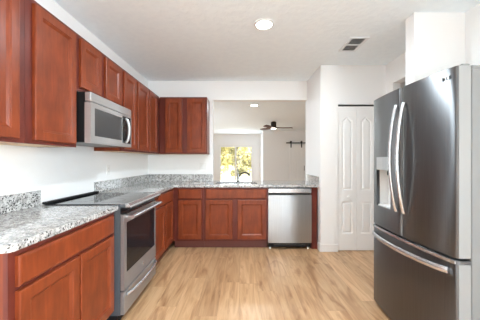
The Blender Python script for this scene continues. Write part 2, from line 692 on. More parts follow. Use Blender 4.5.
# ------------------------------------------------------------------ cabinets
T = 0.016


def panel_front(P, u0, u1, v0, v1, fr=0.055, t=0.023):
    """frame-and-panel cabinet door: w=0 is the front of the face frame"""
    bm = bmesh.new()
    e = 0.005
    L = [([(u0, v0), (u1, v0), (u1, v1), (u0, v1)], 0.0)]

    def ins(d, w_):
        L.append(([(u0 + d, v0 + d), (u1 - d, v0 + d), (u1 - d, v1 - d), (u0 + d, v1 - d)], w_))
    ins(0, t - e)
    ins(e * 0.4, t - e * 0.35)
    ins(e, t)
    ins(fr, t)
    ins(fr + 0.003, t - 0.005)
    ins(fr + 0.006, t - 0.005)
    ins(fr + 0.018, t - 0.014)
    rings = [[bm.verts.new(P(p[0], p[1], w_)) for p in pts] for pts, w_ in L]
    for a, b_ in zip(rings, rings[1:]):
        for i in range(4):
            bm.faces.new((a[i], a[(i + 1) % 4], b_[(i + 1) % 4], b_[i]))
    bm.faces.new(rings[-1])
    bm.faces.new(rings[0])
    return bm


def slab_front(P, u0, u1, v0, v1, t=0.023):
    bm = bmesh.new()
    L = [(0, 0), (0, t - 0.008), (0.004, t - 0.003), (0.012, t)]
    rings = [[bm.verts.new(P(p[0], p[1], w_)) for p in ((u0 + d, v0 + d), (u1 - d, v0 + d), (u1 - d, v1 - d), (u0 + d, v1 - d))] for d, w_ in L]
    for a, b_ in zip(rings, rings[1:]):
        for i in range(4):
            bm.faces.new((a[i], a[(i + 1) % 4], b_[(i + 1) % 4], b_[i]))
    bm.faces.new(rings[-1])
    bm.faces.new(rings[0])
    return bm


def cabinet(name, label, run, u0, u1, z0, z1, doors, drawers=(), upper=True, group=None, depth=None, ends=(0, 0), frame=None, split=()):
    """run 'L': cabinets on the left wall, u = y, facing +x. run 'B': on the back wall, u = x, facing -y."""
    if run == 'L':
        face = XUF if upper else XBF
        back = XL + 0.002
        P = lambda u, v, w_: (face + w_, u, v)
    else:
        face = YUF if upper else YBF
        back = YB - 0.002
        P = lambda u, v, w_: (u, face - w_, v)
    D = abs(face - back)

    def bx(bm, a, b_, c, d, e, f_):   # u range, depth range behind the face (w negative), v range
        p, r = P(a, e, c), P(b_, f_, d)
        box(bm, p[0], r[0], p[1], r[1], p[2], r[2])
    th = thing(name, label, 'cabinet', P((u0 + u1) / 2, 0 if not upper else z0, -D / 2), group)
    g = 0.0008
    a, b_ = u0 + g, u1 - g
    zb = z0 if upper else 0.114
    c = bmnew()
    bx(c, a, a + T, -0.019, -D, zb, z1)
    bx(c, b_ - T, b_, -0.019, -D, zb, z1)
    bx(c, a + T, b_ - T, -D + 0.006, -D, zb + 0.02, z1)
    if upper:
        bx(c, a + T, b_ - T, -0.019, -D + 0.006, z1 - T, z1)
    else:
        bx(c, a + T, b_ - T, -0.019, -D + 0.006, zb, zb + T)
    build('carcass', c, M['wood'], th)
    if upper:
        s = bmnew()
        bx(s, a + T, b_ - T, -0.019, -D + 0.006, z0 + 0.001, z0 + 0.013)
        tag(build('underside', s, M['tan'], th), 'pale unfinished underside board')
    # face frame
    fr = bmnew()
    f0, f1 = frame if frame else (a, b_)
    ops = [(d[0], d[1]) for d in doors]
    lo = min(d[2] for d in doors) + 0.014
    hi = max([d[3] for d in doors] + [d[3] for d in drawers]) - 0.014
    us = sorted(ops)
    bx(fr, f0, f1, 0, -0.019, zb, lo)
    bx(fr, f0, f1, 0, -0.019, hi, z1)
    edges = [f0] + [x for o in us for x in (o[0] + 0.012, o[1] - 0.012)] + [f1]
    for i in range(0, len(edges), 2):
        if edges[i + 1] - edges[i] > 0.001:
            bx(fr, edges[i], edges[i + 1], 0, -0.019, lo, hi)
    if drawers:
        m_ = (max(d[3] for d in doors) + min(d[2] for d in drawers)) / 2
        for i in range(1, len(edges) - 1, 2):
            bx(fr, edges[i], edges[i + 1], 0, -0.019, m_ - 0.02, m_ + 0.02)
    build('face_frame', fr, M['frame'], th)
    for d in doors:
        build('door', panel_front(P, *d), M['wood'], th)
    for d in drawers:
        build('drawer', slab_front(P, *d), M['wood'], th)
    if not upper:
        k = bmnew()
        bx(k, f0, f1, -0.075, -0.09, 0.0, 0.114)
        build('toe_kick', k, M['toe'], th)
    return th


UZ0, UZ1, DZ0, DZ1 = 1.356, 2.228, 1.378, 2.200
GU = 'cherry wall cabinets along the range wall'
cabinet('wall_cabinet', 'reddish cherry wall cabinet cut off by the edge of the view, nearest the viewer', 'L', 1.00, 1.478, UZ0, UZ1, [(1.045, 1.424, DZ0, DZ1)], group=GU)
cabinet('wall_cabinet', 'tall cherry wall cabinet beside the near side of the microwave', 'L', 1.478, 1.94, UZ0, UZ1, [(1.531, 1.911, DZ0, DZ1)], group=GU)
cabinet('wall_cabinet', 'short two-door cherry wall cabinet directly above the microwave', 'L', 1.94, 2.667, 1.79, UZ1,
        [(1.971, 2.255, 1.822, DZ1), (2.330, 2.636, 1.822, DZ1)], group=GU)
cabinet('wall_cabinet', 'narrow single-door cherry wall cabinet just past the microwave', 'L', 2.667, 3.03, UZ0, UZ1, [(2.700, 3.006, DZ0, DZ1)], group=GU)
cabinet('wall_cabinet', 'two-door cherry wall cabinet running into the corner', 'L', 3.03, YB - 0.002, UZ0, UZ1,
        [(3.053, 3.415, DZ0, DZ1), (3.445, 3.75, DZ0, DZ1)], group=GU, frame=(3.031, YUF - 0.0195))
cabinet('wall_cabinet', 'two-door cherry wall cabinet on the back wall, left of the opening', 'B', XUF + 0.001, -0.527, UZ0, UZ1,
        [(-1.167, -0.908, DZ0, DZ1), (-0.831, -0.549, DZ0, DZ1)])

GB = 'cherry base cabinets under the granite counter'
BZ0, BZ1, RZ0, RZ1 = 0.142, 0.697, 0.716, 0.849
BT = CT0 - 0.0015
cabinet('base_cabinet', 'cherry base cabinet nearest the viewer, one wide drawer over two doors', 'L', 1.054, 1.938, 0, BT,
        [(1.088, 1.491, BZ0, BZ1), (1.507, 1.895, BZ0, BZ1)], [(1.088, 1.895, RZ0, RZ1)], upper=False, group=GB)
cabinet('base_cabinet', 'cherry base cabinet between the range and the corner', 'L', 2.669, YBF - 0.001, 0, BT,
        [(2.705, 3.16, BZ0, BZ1), (3.195, 3.54, BZ0, BZ1)], [(2.705, 3.54, RZ0, RZ1)], upper=False, group=GB)
cabinet('base_cabinet', 'cherry corner base cabinet with one drawer and one door, left of the sink doors', 'B', XL + 0.004, -0.537, 0, BT,
        [(-0.895, -0.565, BZ0, BZ1)], [(-0.895, -0.565, RZ0, RZ1)], upper=False, group=GB, frame=(XBF + 0.001, -0.5375))
cabinet('base_cabinet', 'cherry sink base cabinet with two doors under a long false drawer', 'B', -0.537, 0.374, 0, BT,
        [(-0.508, -0.126, BZ0, BZ1), (-0.056, 0.346, BZ0, BZ1)], [(-0.508, 0.346, RZ0, RZ1)], upper=False, group=GB)
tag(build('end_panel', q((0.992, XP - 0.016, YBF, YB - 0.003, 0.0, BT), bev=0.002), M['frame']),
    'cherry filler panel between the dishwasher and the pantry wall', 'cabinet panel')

# ------------------------------------------------------------------ countertops
R_ = 0.035
pts = [(XL + 0.002, 1.03)]
for i in range(7):
    a = -R90 + R90 * i / 6
    pts.append((-0.937 - R_ + R_ * math.cos(a), 1.03 + R_ + R_ * math.sin(a)))
pts += [(-0.937, 1.9395), (XL + 0.002, 1.9395)]
bm = prism(bmnew(), pts, 'z', CT0, CT1, 0.004)
ctn = tag(build('countertop', bm, M['granite']), 'speckled granite countertop nearest the viewer, with a rounded corner', 'countertop', 'granite countertops')
build('backsplash', q((XL + 0.001, XL + 0.02, 1.03, 1.94, CT1, SP), bev=0.002), M['granite'], ctn)
bm = bmnew()
SX0, SX1, SY0, SY1 = -0.385, 0.235, 3.72, 4.08
box(bm, XL + 0.002, -0.937, 2.668, YB - 0.002, CT0, CT1)
box(bm, -0.937, SX0, 3.588, YB - 0.002, CT0, CT1)
box(bm, SX1, XP - 0.002, 3.588, YB - 0.002, CT0, CT1)
box(bm, SX0, SX1, 3.588, SY0, CT0, CT1)
box(bm, SX0, SX1, SY1, YB - 0.002, CT0, CT1)
box(bm, OX0 + 0.002, XP - 0.002, YB - 0.002, YB2 + 0.002, CT0, CT1)
ctl = tag(build('countertop', bm, M['granite']), 'L-shaped speckled granite countertop running past the sink into the pass-through', 'countertop', 'granite countertops')
build('backsplash', q((XL + 0.001, XL + 0.02, 2.668, YB - 0.002, CT1, SP), bev=0.002), M['granite'], ctl)
build('backsplash', q((XL + 0.02, OX0, YB - 0.02, YB - 0.001, CT1, SP), bev=0.002), M['granite'], ctl)
build('backsplash', q((XP - 0.02, XP - 0.001, 3.588, YB, CT1, SP), bev=0.002), M['granite'], ctl)

# ------------------------------------------------------------------ sink and faucet


def make_sink():
    bm = bmnew()
    zt, zb, t = CT0 - 0.001, CT0 - 0.20, 0.004
    x0, x1, y0, y1 = SX0 - 0.004, SX1 + 0.004, SY0 - 0.004, SY1 + 0.004
    box(bm, x0 - t, x0, y0 - t, y1 + t, zb, zt)
    box(bm, x1, x1 + t, y0 - t, y1 + t, zb, zt)
    box(bm, x0, x1, y0 - t, y0, zb, zt)
    box(bm, x0, x1, y1, y1 + t, zb, zt)
    box(bm, x0, x1, y0, y1, zb, zb + t)
    s = thing('kitchen_sink', 'undermount steel sink bowl set into the granite below the faucet', 'sink', ((x0 + x1) / 2, (y0 + y1) / 2, zb))
    build('bowl', bm, M['sinksteel'], s)
    d = lathe(bmnew(), [(0.045, 0), (0.045, 0.003), (0.03, 0.004), (0.028, 0.001)], ((x0 + x1) / 2, (y0 + y1) / 2, zb + t), 24)
    build('drain', d, M['bright'], s, True)


make_sink()


def make_faucet():
    x, y, z = -0.055, 4.15, CT1
    f_ = thing('faucet', 'dark nickel kitchen faucet with an arched spout and upright lever behind the sink', 'faucet', (x, y, z))
    b = lathe(bmnew(), [(0.030, 0), (0.030, 0.006), (0.024, 0.012), (0.021, 0.05), (0.021, 0.115), (0.018, 0.125), (0.002, 0.128)], (x, y, z), 24)
    build('body', b, M['chrome'], f_, True)
    pts = []
    P0, P1, P2, P3 = Vector((x, y, z + 0.055)), Vector((x + 0.05, y - 0.03, z + 0.165)), Vector((x + 0.13, y - 0.09, z + 0.175)), Vector((x + 0.185, y - 0.13, z + 0.105))
    for i in range(15):
        t = i / 14
        pts.append(P0 * (1 - t)**3 + P1 * 3 * t * (1 - t)**2 + P2 * 3 * t * t * (1 - t) + P3 * t**3)
    rr = [0.0125] * 10 + [0.013, 0.014, 0.0155, 0.016, 0.0155]
    build('spout', tube(bmnew(), pts, rr, 14), M['chrome'], f_, True)
    hnd = tube(bmnew(), [(x, y, z + 0.125), (x - 0.004, y, z + 0.16), (x - 0.014, y + 0.005, z + 0.235)], [0.011, 0.009, 0.0065], 12)
    build('lever', hnd, M['chrome'], f_, True)


make_faucet()

# ------------------------------------------------------------------ range


def make_range():
    y0, y1 = 1.943, 2.664
    xf = -0.895
    r = thing('range', 'stainless slide-in electric range with a black glass cooktop', 'range', ((XL + xf) / 2, (y0 + y1) / 2, 0))
    build('body', q((XL + 0.03, -0.925, y0 + 0.001, y1 - 0.001, 0.07, 0.895)), M['darkside'], r)
    build('base', q((XL + 0.1, -0.955, y0 + 0.02, y1 - 0.02, 0.0, 0.07)), M['black'], r)
    # cooktop
    ct = build('cooktop', q((XL + 0.045, -0.885, y0 + 0.002, y1 - 0.002, 0.916, 0.922), bev=0.0015), M['glass_black'], r)
    build('cooktop_support', q((XL + 0.045, -0.885, y0 + 0.004, y1 - 0.004, 0.895, 0.9158)), M['darkside'], r)
    tag(build('rear_trim', q((XL + 0.022, XL + 0.06, y0 + 0.002, y1 - 0.002, 0.9222, 0.938), bev=0.004), M['black'], r), 'black vent trim along the wall')
    # burner rings printed on the glass
    for bx_, by_, br_ in ((-1.08, 2.14, 0.10), (-1.08, 2.48, 0.115), (-1.33, 2.14, 0.085), (-1.33, 2.48, 0.085)):
        m_ = bmnew()
        n = 40
        for rr in (br_,):
            a = [m_.verts.new((bx_ + rr * math.cos(2 * math.pi * k / n), by_ + rr * math.sin(2 * math.pi * k / n), 0.9224)) for k in range(n)]
            b_ = [m_.verts.new((bx_ + (rr - 0.004) * math.cos(2 * math.pi * k / n), by_ + (rr - 0.004) * math.sin(2 * math.pi * k / n), 0.9224)) for k in range(n)]
            for k in range(n):
                m_.faces.new((a[k], a[(k + 1) % n], b_[(k + 1) % n], b_[k]))
        build('burner_ring', m_, M['mesh_black'], ct)
    # front control panel: sloped steel lip with dark glass face
    cp = prism(bmnew(), [(-0.885, 0.926), (-0.868, 0.926), (-0.846, 0.912), (-0.843, 0.900), (-0.885, 0.897)], 'y', y0, y1, 0.001)
    build('front_lip', cp, M['bright'], r)
    for ya, yb in ((y0, y0 + 0.014), (y1 - 0.014, y1)):
        build('side_trim', q((-1.02, -0.886, ya, yb, 0.9222, 0.927), bev=0.001), M['bright'], r)
    cp = prism(bmnew(), [(-0.925, 0.8965), (-0.850, 0.8965), (-0.872, 0.850), (-0.925, 0.850)], 'y', y0 + 0.004, y1 - 0.004)
    build('control_panel', cp, M['glass_black'], r)
    # oven door
    zt, zb = 0.842, 0.262
    d = bmnew()
    wy0, wy1, wz0, wz1 = y0 + 0.045, y1 - 0.035, 0.385, 0.775
    P = lambda u, v, w_: (xf + w_, u, v)
    face_with_panels(d, P, y0 + 0.002, y1 - 0.002, zb, zt, [rect_loop(wy0, wy1, wz0, wz1)], [(0.001, -0.004)], 0.028)
    dr = build('oven_door', d, M['steel_h'], r)
    tag(build('oven_window', q((xf - 0.0035, xf - 0.001, wy0 + 0.002, wy1 - 0.002, wz0 + 0.002, wz1 - 0.002)), M['oven_glass'], dr), 'black glass oven window')
    hz, hx = 0.822, -0.838
    hb = tube(bmnew(), [(hx, y0 + 0.02, hz), (hx - 0.0, y0 + 0.3, hz), (hx, y1 - 0.02, hz)], 0.0165, 14, 0.8)
    h_ = build('door_handle', hb, M['bright'], dr, True)
    for yy in (y0 + 0.045, y1 - 0.045):
        build('handle_bracket', q((xf, hx, yy - 0.012, yy + 0.012, hz - 0.011, hz + 0.011), bev=0.003), M['bright'], dr)
    bd = bmnew()
    lathe(bd, [(0.013, 0), (0.013, 0.002), (0.010, 0.002), (0.010, 0.003), (0.001, 0.003)], (0, 0, 0), 24)
    for v in bd.verts:
        v.co = Vector((xf + v.co.z, 2.317 + v.co.x, 0.325 + v.co.y))
    tag(build('badge', bd, M['bright'], dr, True), 'small round silver badge')
    # warming drawer
    dw = build('warming_drawer', q((-0.925, xf, y0 + 0.002, y1 - 0.002, 0.075, 0.250), bev=0.003), M['steel_h'], r)
    pts = []
    for i in range(13):
        t = i / 12
        pts.append((xf + 0.006 + 0.036 * math.sin(math.pi * t)**0.6, y0 + 0.03 + (y1 - y0 - 0.06) * t, 0.222))
    build('drawer_handle', tube(bmnew(), pts, 0.0125, 12), M['bright'], dw, True)


make_range()

# ------------------------------------------------------------------ microwave


def make_microwave():
    y0, y1, z0, z1 = 1.944, 2.663, 1.393, 1.782
    xf = -1.15
    m = thing('microwave', 'stainless over-the-range microwave with a dark window', 'microwave', ((XL + xf) / 2, (y0 + y1) / 2, z0))
    build('case', q((XL + 0.004, -1.197, y0 + 0.002, y1 - 0.002, z0 + 0.004, z1)), M['black'], m)
    tag(build('bottom_plate', q((XL + 0.02, -1.2, y0 + 0.01, y1 - 0.01, z0, z0 + 0.0038)), M['grey'], m), 'grey metal bottom plate')
    g = build('vent_panel', q((-1.1965, xf, y0, y1, 1.710, z1), bev=0.005), M['mw_steel'], m)
    wy0, wy1, wz0, wz1 = y0 + 0.055, 2.458, 1.447, 1.668
    d = bmnew()
    P = lambda u, v, w_: (xf + w_, u, v)
    face_with_panels(d, P, y0, y1, z0, 1.704, [rect_loop(wy0, wy1, wz0, wz1), rect_loop(2.464, y1 - 0.014, 1.425, 1.69)], [(0.001, -0.004)], 0.0465)
    dr = build('door', d, M['mw_steel'], m)
    tag(build('window', q((xf - 0.0035, xf - 0.001, wy0 + 0.002, wy1 - 0.002, wz0 + 0.002, wz1 - 0.002)), M['mesh_black'], dr), 'dark perforated window')
    tag(build('keypad', q((xf - 0.0035, xf - 0.001, 2.466, y1 - 0.016, 1.427, 1.688)), M['glass_black'], dr), 'black glass keypad')
    pts = []
    for i in range(15):
        t = i / 14
        pts.append((xf + 0.004 + 0.034 * math.sin(math.pi * t)**0.45, 2.525, 1.435 + 0.235 * t))
    build('handle', tube(bmnew(), pts, 0.014, 12, 1.0, Vector((0, 1, 0))), M['mw_steel'], dr, True)


make_microwave()

# ------------------------------------------------------------------ dishwasher


def make_dishwasher():
    x0, x1 = 0.378, 0.988
    yf = 3.588
    d = thing('dishwasher', 'stainless dishwasher built in under the granite between sink cabinet and end panel', 'dishwasher', ((x0 + x1) / 2, 3.9, 0))
    build('tub', q((x0 + 0.004, x1 - 0.004, YBF + 0.005, YB - 0.02, 0.09, 0.866)), M['darkside'], d)
    build('control_strip', q((x0, x1, yf, YBF + 0.004, 0.800, 0.861), bev=0.004), M['bright'], d)
    build('handle_pocket', q((x0 + 0.012, x1 - 0.012, yf + 0.018, YBF + 0.004, 0.768, 0.7995)), M['shadow'], d)
    n = 16
    pts = []
    for i in range(n + 1):
        t = i / n
        pts.append((x0 + (x1 - x0) * t, yf + 0.006 - 0.010 * math.sin(math.pi * t)))
    pts += [(x1, YBF + 0.004), (x0, YBF + 0.004)]
    build('door', prism(bmnew(), pts, 'z', 0.094, 0.7675, 0.003), M['steel'], d, True)
    tag(build('indicator', q((0.862, 0.872, yf - 0.001, yf + 0.002, 0.812, 0.819)), M['shadow'], d), 'tiny dark mark on the strip')
    build('toe_panel', q((x0 + 0.006, x1 - 0.006, YBF + 0.01, YBF + 0.03, 0.028, 0.0935)), M['black'], d)
    build('grille', q((x0 + 0.08, x1 - 0.08, YBF + 0.004, YBF + 0.01, 0.045, 0.075), bev=0.002), M['shadow'], d)
    for x in (x0 + 0.03, x1 - 0.04):
        build('foot', lathe(bmnew(), [(0.014, 0), (0.014, 0.012), (0.008, 0.014), (0.008, 0.0275)], (x, YBF + 0.02, 0), 16), M['plate'], d, True)


make_dishwasher()

# ------------------------------------------------------------------ refrigerator


def make_fridge():
    y0, y1 = 1.405, 2.256
    ym = 1.832
    zb, zs, zt = 0.035, 0.700, 1.782
    fr = thing('refrigerator', 'tall stainless French-door refrigerator with an ice dispenser', 'refrigerator', (1.6, (y0 + y1) / 2, 0))
    build('cabinet', q((1.272, 1.945, y0 + 0.004, y1 - 0.002, 0.03, 1.765), bev=0.004), M['grey'], fr)
    build('top_cover', q((1.275, 1.94, y0 + 0.006, y1 - 0.004, 1.7655, 1.785), bev=0.003), M['grey'], fr)
    build('base_grille', q((1.215, 1.9, y0 + 0.02, y1 - 0.02, 0.0, 0.0295)), M['shadow'], fr)

    def xs(y):
        return 1.190 - 0.030 * (1 - ((y - ym) / 0.4255) ** 2) - 0.024 * (y - y0) / (y1 - y0)

    def prof(a, b_, ra, rb, n=18, back=1.262):
        """plan outline of a door between depths a<b, with edge roundings ra, rb"""
        out = []
        for i in range(n + 1):
            y = a + (b_ - a) * i / n
            x = xs(y)
            if y - a < ra:
                x += ra - math.sqrt(max(0, ra * ra - (ra - (y - a)) ** 2))
            if b_ - y < rb:
                x += rb - math.sqrt(max(0, rb * rb - (rb - (b_ - y)) ** 2))
            out.append((x, y))
        return out + [(back, b_), (back, a)]

    def prof2(a, b_, ra, rb):
        ya = [a + ra * (1 - math.cos(k * R90 / 5)) for k in range(5)] if ra else [a]
        yb = [b_ - rb * (1 - math.cos(k * R90 / 5)) for k in range(5)][::-1] if rb else [b_]
        mid = [a + ra + (b_ - a - ra - rb) * k / 12 for k in range(1 if not ra else 0, 13 if rb else 12)]
        out = []
        for y in ya + mid + yb:
            x = xs(y)
            if ra and y - a < ra:
                x += ra - math.sqrt(max(0, ra * ra - (ra - (y - a)) ** 2))
            if rb and b_ - y < rb:
                x += rb - math.sqrt(max(0, rb * rb - (rb - (b_ - y)) ** 2))
            if out and abs(out[-1][1] - y) < 1e-5:
                continue
            out.append((x, y))
        return out + [(1.262, b_), (1.262, a)]
    # right door (nearer the viewer)
    rd = build('right_door', prism(bmnew(), prof2(y0, ym - 0.003, 0.014, 0.022), 'z', zs + 0.012, zt, 0.003), M['fridge'], fr, True)
    tag(build('side_panel', q((1.197, 1.262, y0 - 0.0025, y0 - 0.0003, zs + 0.016, zt - 0.003)), M['doorside'], rd), 'light grey side of the door')
    # left door, with the dispenser recess
    d0, d1, dz0, dz1 = 1.965, 2.185, 0.875, 1.285
    bm = bmnew()
    prism(bm, prof2(ym + 0.003, d0, 0.022, 0), 'z', zs + 0.012, zt)
    prism(bm, prof2(d1, y1, 0, 0.014), 'z', zs + 0.012, zt)
    prism(bm, prof2(d0, d1, 0, 0), 'z', zs + 0.012, dz0)
    prism(bm, prof2(d0, d1, 0, 0), 'z', dz1, zt)
    ld = build('left_door', bm, M['fridge'], fr, True)
    # dispenser
    dp = prism(bmnew(), [(xs(d0) - 0.002, d0 + 0.001), (xs((d0 + d1) / 2) - 0.003, (d0 + d1) / 2), (xs(d1) - 0.002, d1 - 0.001), (1.262, d1 - 0.001), (1.262, d0 + 0.001)], 'z', 1.178, dz1 - 0.001)
    build('dispenser_panel', dp, M['steel'], ld)
    bay = bmnew()
    box(bay, 1.250, 1.262, d0 + 0.001, d1 - 0.001, dz0 + 0.001, 1.177)
    box(bay, 1.172, 1.250, d0 + 0.001, d0 + 0.008, dz0 + 0.001, 1.177)
    box(bay, 1.184, 1.250, d1 - 0.008, d1 - 0.001, dz0 + 0.001, 1.177)
    box(bay, 1.168, 1.250, d0 + 0.008, d1 - 0.008, dz0 + 0.001, dz0 + 0.012)
    tag(build('dispenser_bay', bay, M['bay'], ld), 'pale dispenser recess')
    nz = bmnew()
    box(nz, 1.195, 1.245, 2.05, 2.10, 1.135, 1.1765, bev=0.004)
    box(nz, 1.225, 1.240, 2.055, 2.095, 1.05, 1.135, bev=0.003)
    tag(build('dispenser_nozzle', nz, M['black'], ld), 'black dispenser nozzle')
    # freezer drawer
    fz = build('freezer_drawer', prism(bmnew(), prof2(y0, y1, 0.014, 0.014), 'z', zb, zs, 0.003), M['fridge'], fr, True)
    tag(build('side_panel', q((1.197, 1.262, y0 - 0.0025, y0 - 0.0003, zb + 0.004, zs - 0.022)), M['doorside'], fz), 'light grey side of the drawer')
    lip = []
    for i in range(19):
        y = y0 + 0.01 + (y1 - y0 - 0.02) * i / 18
        lip.append((xs(y) - 0.006, y))
    lip += [(1.25, y1 - 0.01), (1.25, y0 + 0.01)]
    build('drawer_lip', prism(bmnew(), lip, 'z', zs - 0.020, zs - 0.002), M['bright'], fz, True)
    pts = []
    for i in range(25):
        t = i / 24
        y = y0 + 0.045 + (y1 - y0 - 0.085) * t
        pts.append((xs(y) - 0.010 - 0.042 * math.sin(math.pi * t)**0.5, y, 0.632))
    build('drawer_handle', tube(bmnew(), pts, 0.0095, 12, 1.9), M['bright'], fz, True)
    # door handles
    for par, yy in ((rd, 1.790), (ld, 1.874)):
        pts = []
        for i in range(25):
            t = i / 24
            s_ = math.sin(math.pi * t)
            pts.append((xs(yy) - 0.010 - 0.048 * s_**0.8, yy, 0.885 + 0.775 * t))
        build('door_handle', tube(bmnew(), pts, 0.0125, 12, 1.0, Vector((0, 1, 0))), M['bright'], par, True)
    # hinge covers
    for yy in (y0 + 0.012, y1 - 0.06):
        build('hinge_cover', q((1.215, 1.30, yy, yy + 0.045, zt + 0.0002, zt + 0.016) if False else (1.225, 1.271, yy, yy + 0.045, zt + 0.0003, zt + 0.012), bev=0.003), M['grey'], fr)
    # emblem: round mark and two letters near the top of the right door
    ex = xs(1.475)
    em = bmnew()
    lathe(em, [(0.0115, 0), (0.0115, 0.0015), (0.001, 0.0015)], (0, 0, 0), 24)
    for v in em.verts:
        v.co = Vector((xs(1.490) - v.co.z + 0.0008, 1.490 - v.co.x, 1.727 + v.co.y))
    tag(build('emblem', em, M['shadow'], rd, True), 'small dark round emblem')

    def letter(bars, yc):
        b = bmnew()
        for (u0, u1, v0, v1) in bars:
            ya, yb = yc - u0, yc - u1
            xx = xs(yc)
            box(b, xx - 0.0012, xx + 0.002, ya, yb, 1.727 + v0, 1.727 + v1)
        return b
    tag(build('lettering', letter([(0, 0.003, -0.009, 0.009), (0.003, 0.010, -0.009, -0.006)], 1.470), M['shadow'], rd), 'dark letter L')
    tag(build('lettering', letter([(0, 0.003, -0.009, 0.009), (0.003, 0.013, -0.009, -0.006), (0.003, 0.013, 0.006, 0.009), (0.010, 0.013, -0.006, 0.001), (0.006, 0.010, -0.002, 0.001)], 1.453), M['shadow'], rd), 'dark letter G')


make_fridge()

# ------------------------------------------------------------------ ceiling lights


def can_light(x, y, label, r=0.092, power=25):
    t = thing('ceiling_light', label, 'ceiling light', (x, y, ZC - 0.012), 'recessed ceiling lights')
    bm = bmnew()
    n = 40
    prof = [(r, 0.0115), (r, 0.004), (r - 0.006, 0.0), (r - 0.016, 0.001), (r - 0.018, 0.006), (r - 0.018, 0.0115)]
    rings = [[bm.verts.new((x + a * math.cos(2 * math.pi * k / n), y + a * math.sin(2 * math.pi * k / n), ZC - 0.012 + z)) for k in range(n)] for a, z in prof]
    for i in range(len(prof)):
        A, B = rings[i], rings[(i + 1) % len(prof)]
        for k in range(n):
            bm.faces.new((A[k], A[(k + 1) % n], B[(k + 1) % n], B[k]))
    build('trim_ring', bm, M['plate'], t, True)
    build('lens', lathe(bmnew(), [(r - 0.019, 0), (r - 0.019, 0.008)], (x, y, ZC - 0.0095), 40), M['lens'], t)
    lamp('lamp', 'AREA', (x, y, ZC - 0.02), power, (0.80, 0.92, 1.0), shape='DISK', size=0.16)
    return t


can_light(0.217, 2.458, 'round lit recessed ceiling light in the kitchen')
can_light(0.30, 6.05, 'round lit recessed ceiling light in the room beyond the opening', 0.10, 16)
# ceiling lamps over the part of the kitchen behind the camera
lamp('lamp', 'AREA', (0.2, -2.0, ZC - 0.02), 2, (0.80, 0.92, 1.0), shape='DISK', size=0.16)

# ------------------------------------------------------------------ ceiling vent


def make_vent():
    x0, x1, y0, y1 = 1.165, 1.365, 2.71, 3.07
    z = ZC
    v = thing('ceiling_vent', 'white air register with dark slots in the ceiling', 'vent', ((x0 + x1) / 2, (y0 + y1) / 2, z - 0.01))
    b = 0.026
    fm = q((x0, x0 + b, y0, y1, z - 0.010, z - 0.0005), (x1 - b, x1, y0, y1, z - 0.010, z - 0.0005), (x0 + b, x1 - b, y0, y0 + b, z - 0.010, z - 0.0005),
           (x0 + b, x1 - b, y1 - b, y1, z - 0.010, z - 0.0005), (x0 + b, x1 - b, (y0 + y1) / 2 - 0.006, (y0 + y1) / 2 + 0.006, z - 0.010, z - 0.0005))
    build('frame', fm, M['vent'], v)
    build('duct_plate', q((x0 + b, x1 - b, y0 + b, y1 - b, z - 0.0015, z - 0.0005)), M['shadow'], v)
    n = 7
    for ya, yb in ((y0 + b, (y0 + y1) / 2 - 0.006), ((y0 + y1) / 2 + 0.006, y1 - b)):
        for k in range(n):
            xx = x0 + b + (x1 - x0 - 2 * b) * (k + 0.5) / n
            s = prism(bmnew(), [(xx - 0.006, z - 0.0085), (xx - 0.0045, z - 0.0095), (xx + 0.004, z - 0.0025), (xx + 0.003, z - 0.002)], 'y', ya + 0.0005, yb - 0.0005)
            build('louver', s, M['vent'], v)


make_vent()

# ------------------------------------------------------------------ outlet and switch


def make_outlet():
    y, z = 2.95, 1.146
    o = thing('wall_outlet', 'white outlet plate on the wall above the range-side counter', 'outlet', (XL, y, z))
    build('plate', q((XL + 0.0005, XL + 0.006, y - 0.036, y + 0.036, z - 0.058, z + 0.058), bev=0.002), M['plate'], o)
    for dz in (-0.021, 0.021):
        s = build('socket', q((XL + 0.006, XL + 0.008, y - 0.017, y + 0.017, z + dz - 0.014, z + dz + 0.014), bev=0.0008), M['plate'], o)
        build('slots', q((XL + 0.0081, XL + 0.0084, y - 0.008, y - 0.006, z + dz - 0.004, z + dz + 0.006), (XL + 0.0081, XL + 0.0084, y + 0.006, y + 0.008, z + dz - 0.004, z + dz + 0.006)), M['shadow'], s)


make_outlet()


def make_switch():
    x, z = -0.637, 1.16
    o = thing('light_switch', 'white double switch plate on the back wall under the cabinet', 'switch', (x, YB, z))
    build('plate', q((x - 0.057, x + 0.057, YB - 0.006, YB - 0.0005, z - 0.058, z + 0.058), bev=0.002), M['plate'], o)
    for dx in (-0.023, 0.023):
        build('rocker', q((x + dx - 0.016, x + dx + 0.016, YB - 0.010, YB - 0.006, z - 0.033, z + 0.033), bev=0.0015), M['plate'], o)


make_switch()

# ------------------------------------------------------------------ ceiling fan


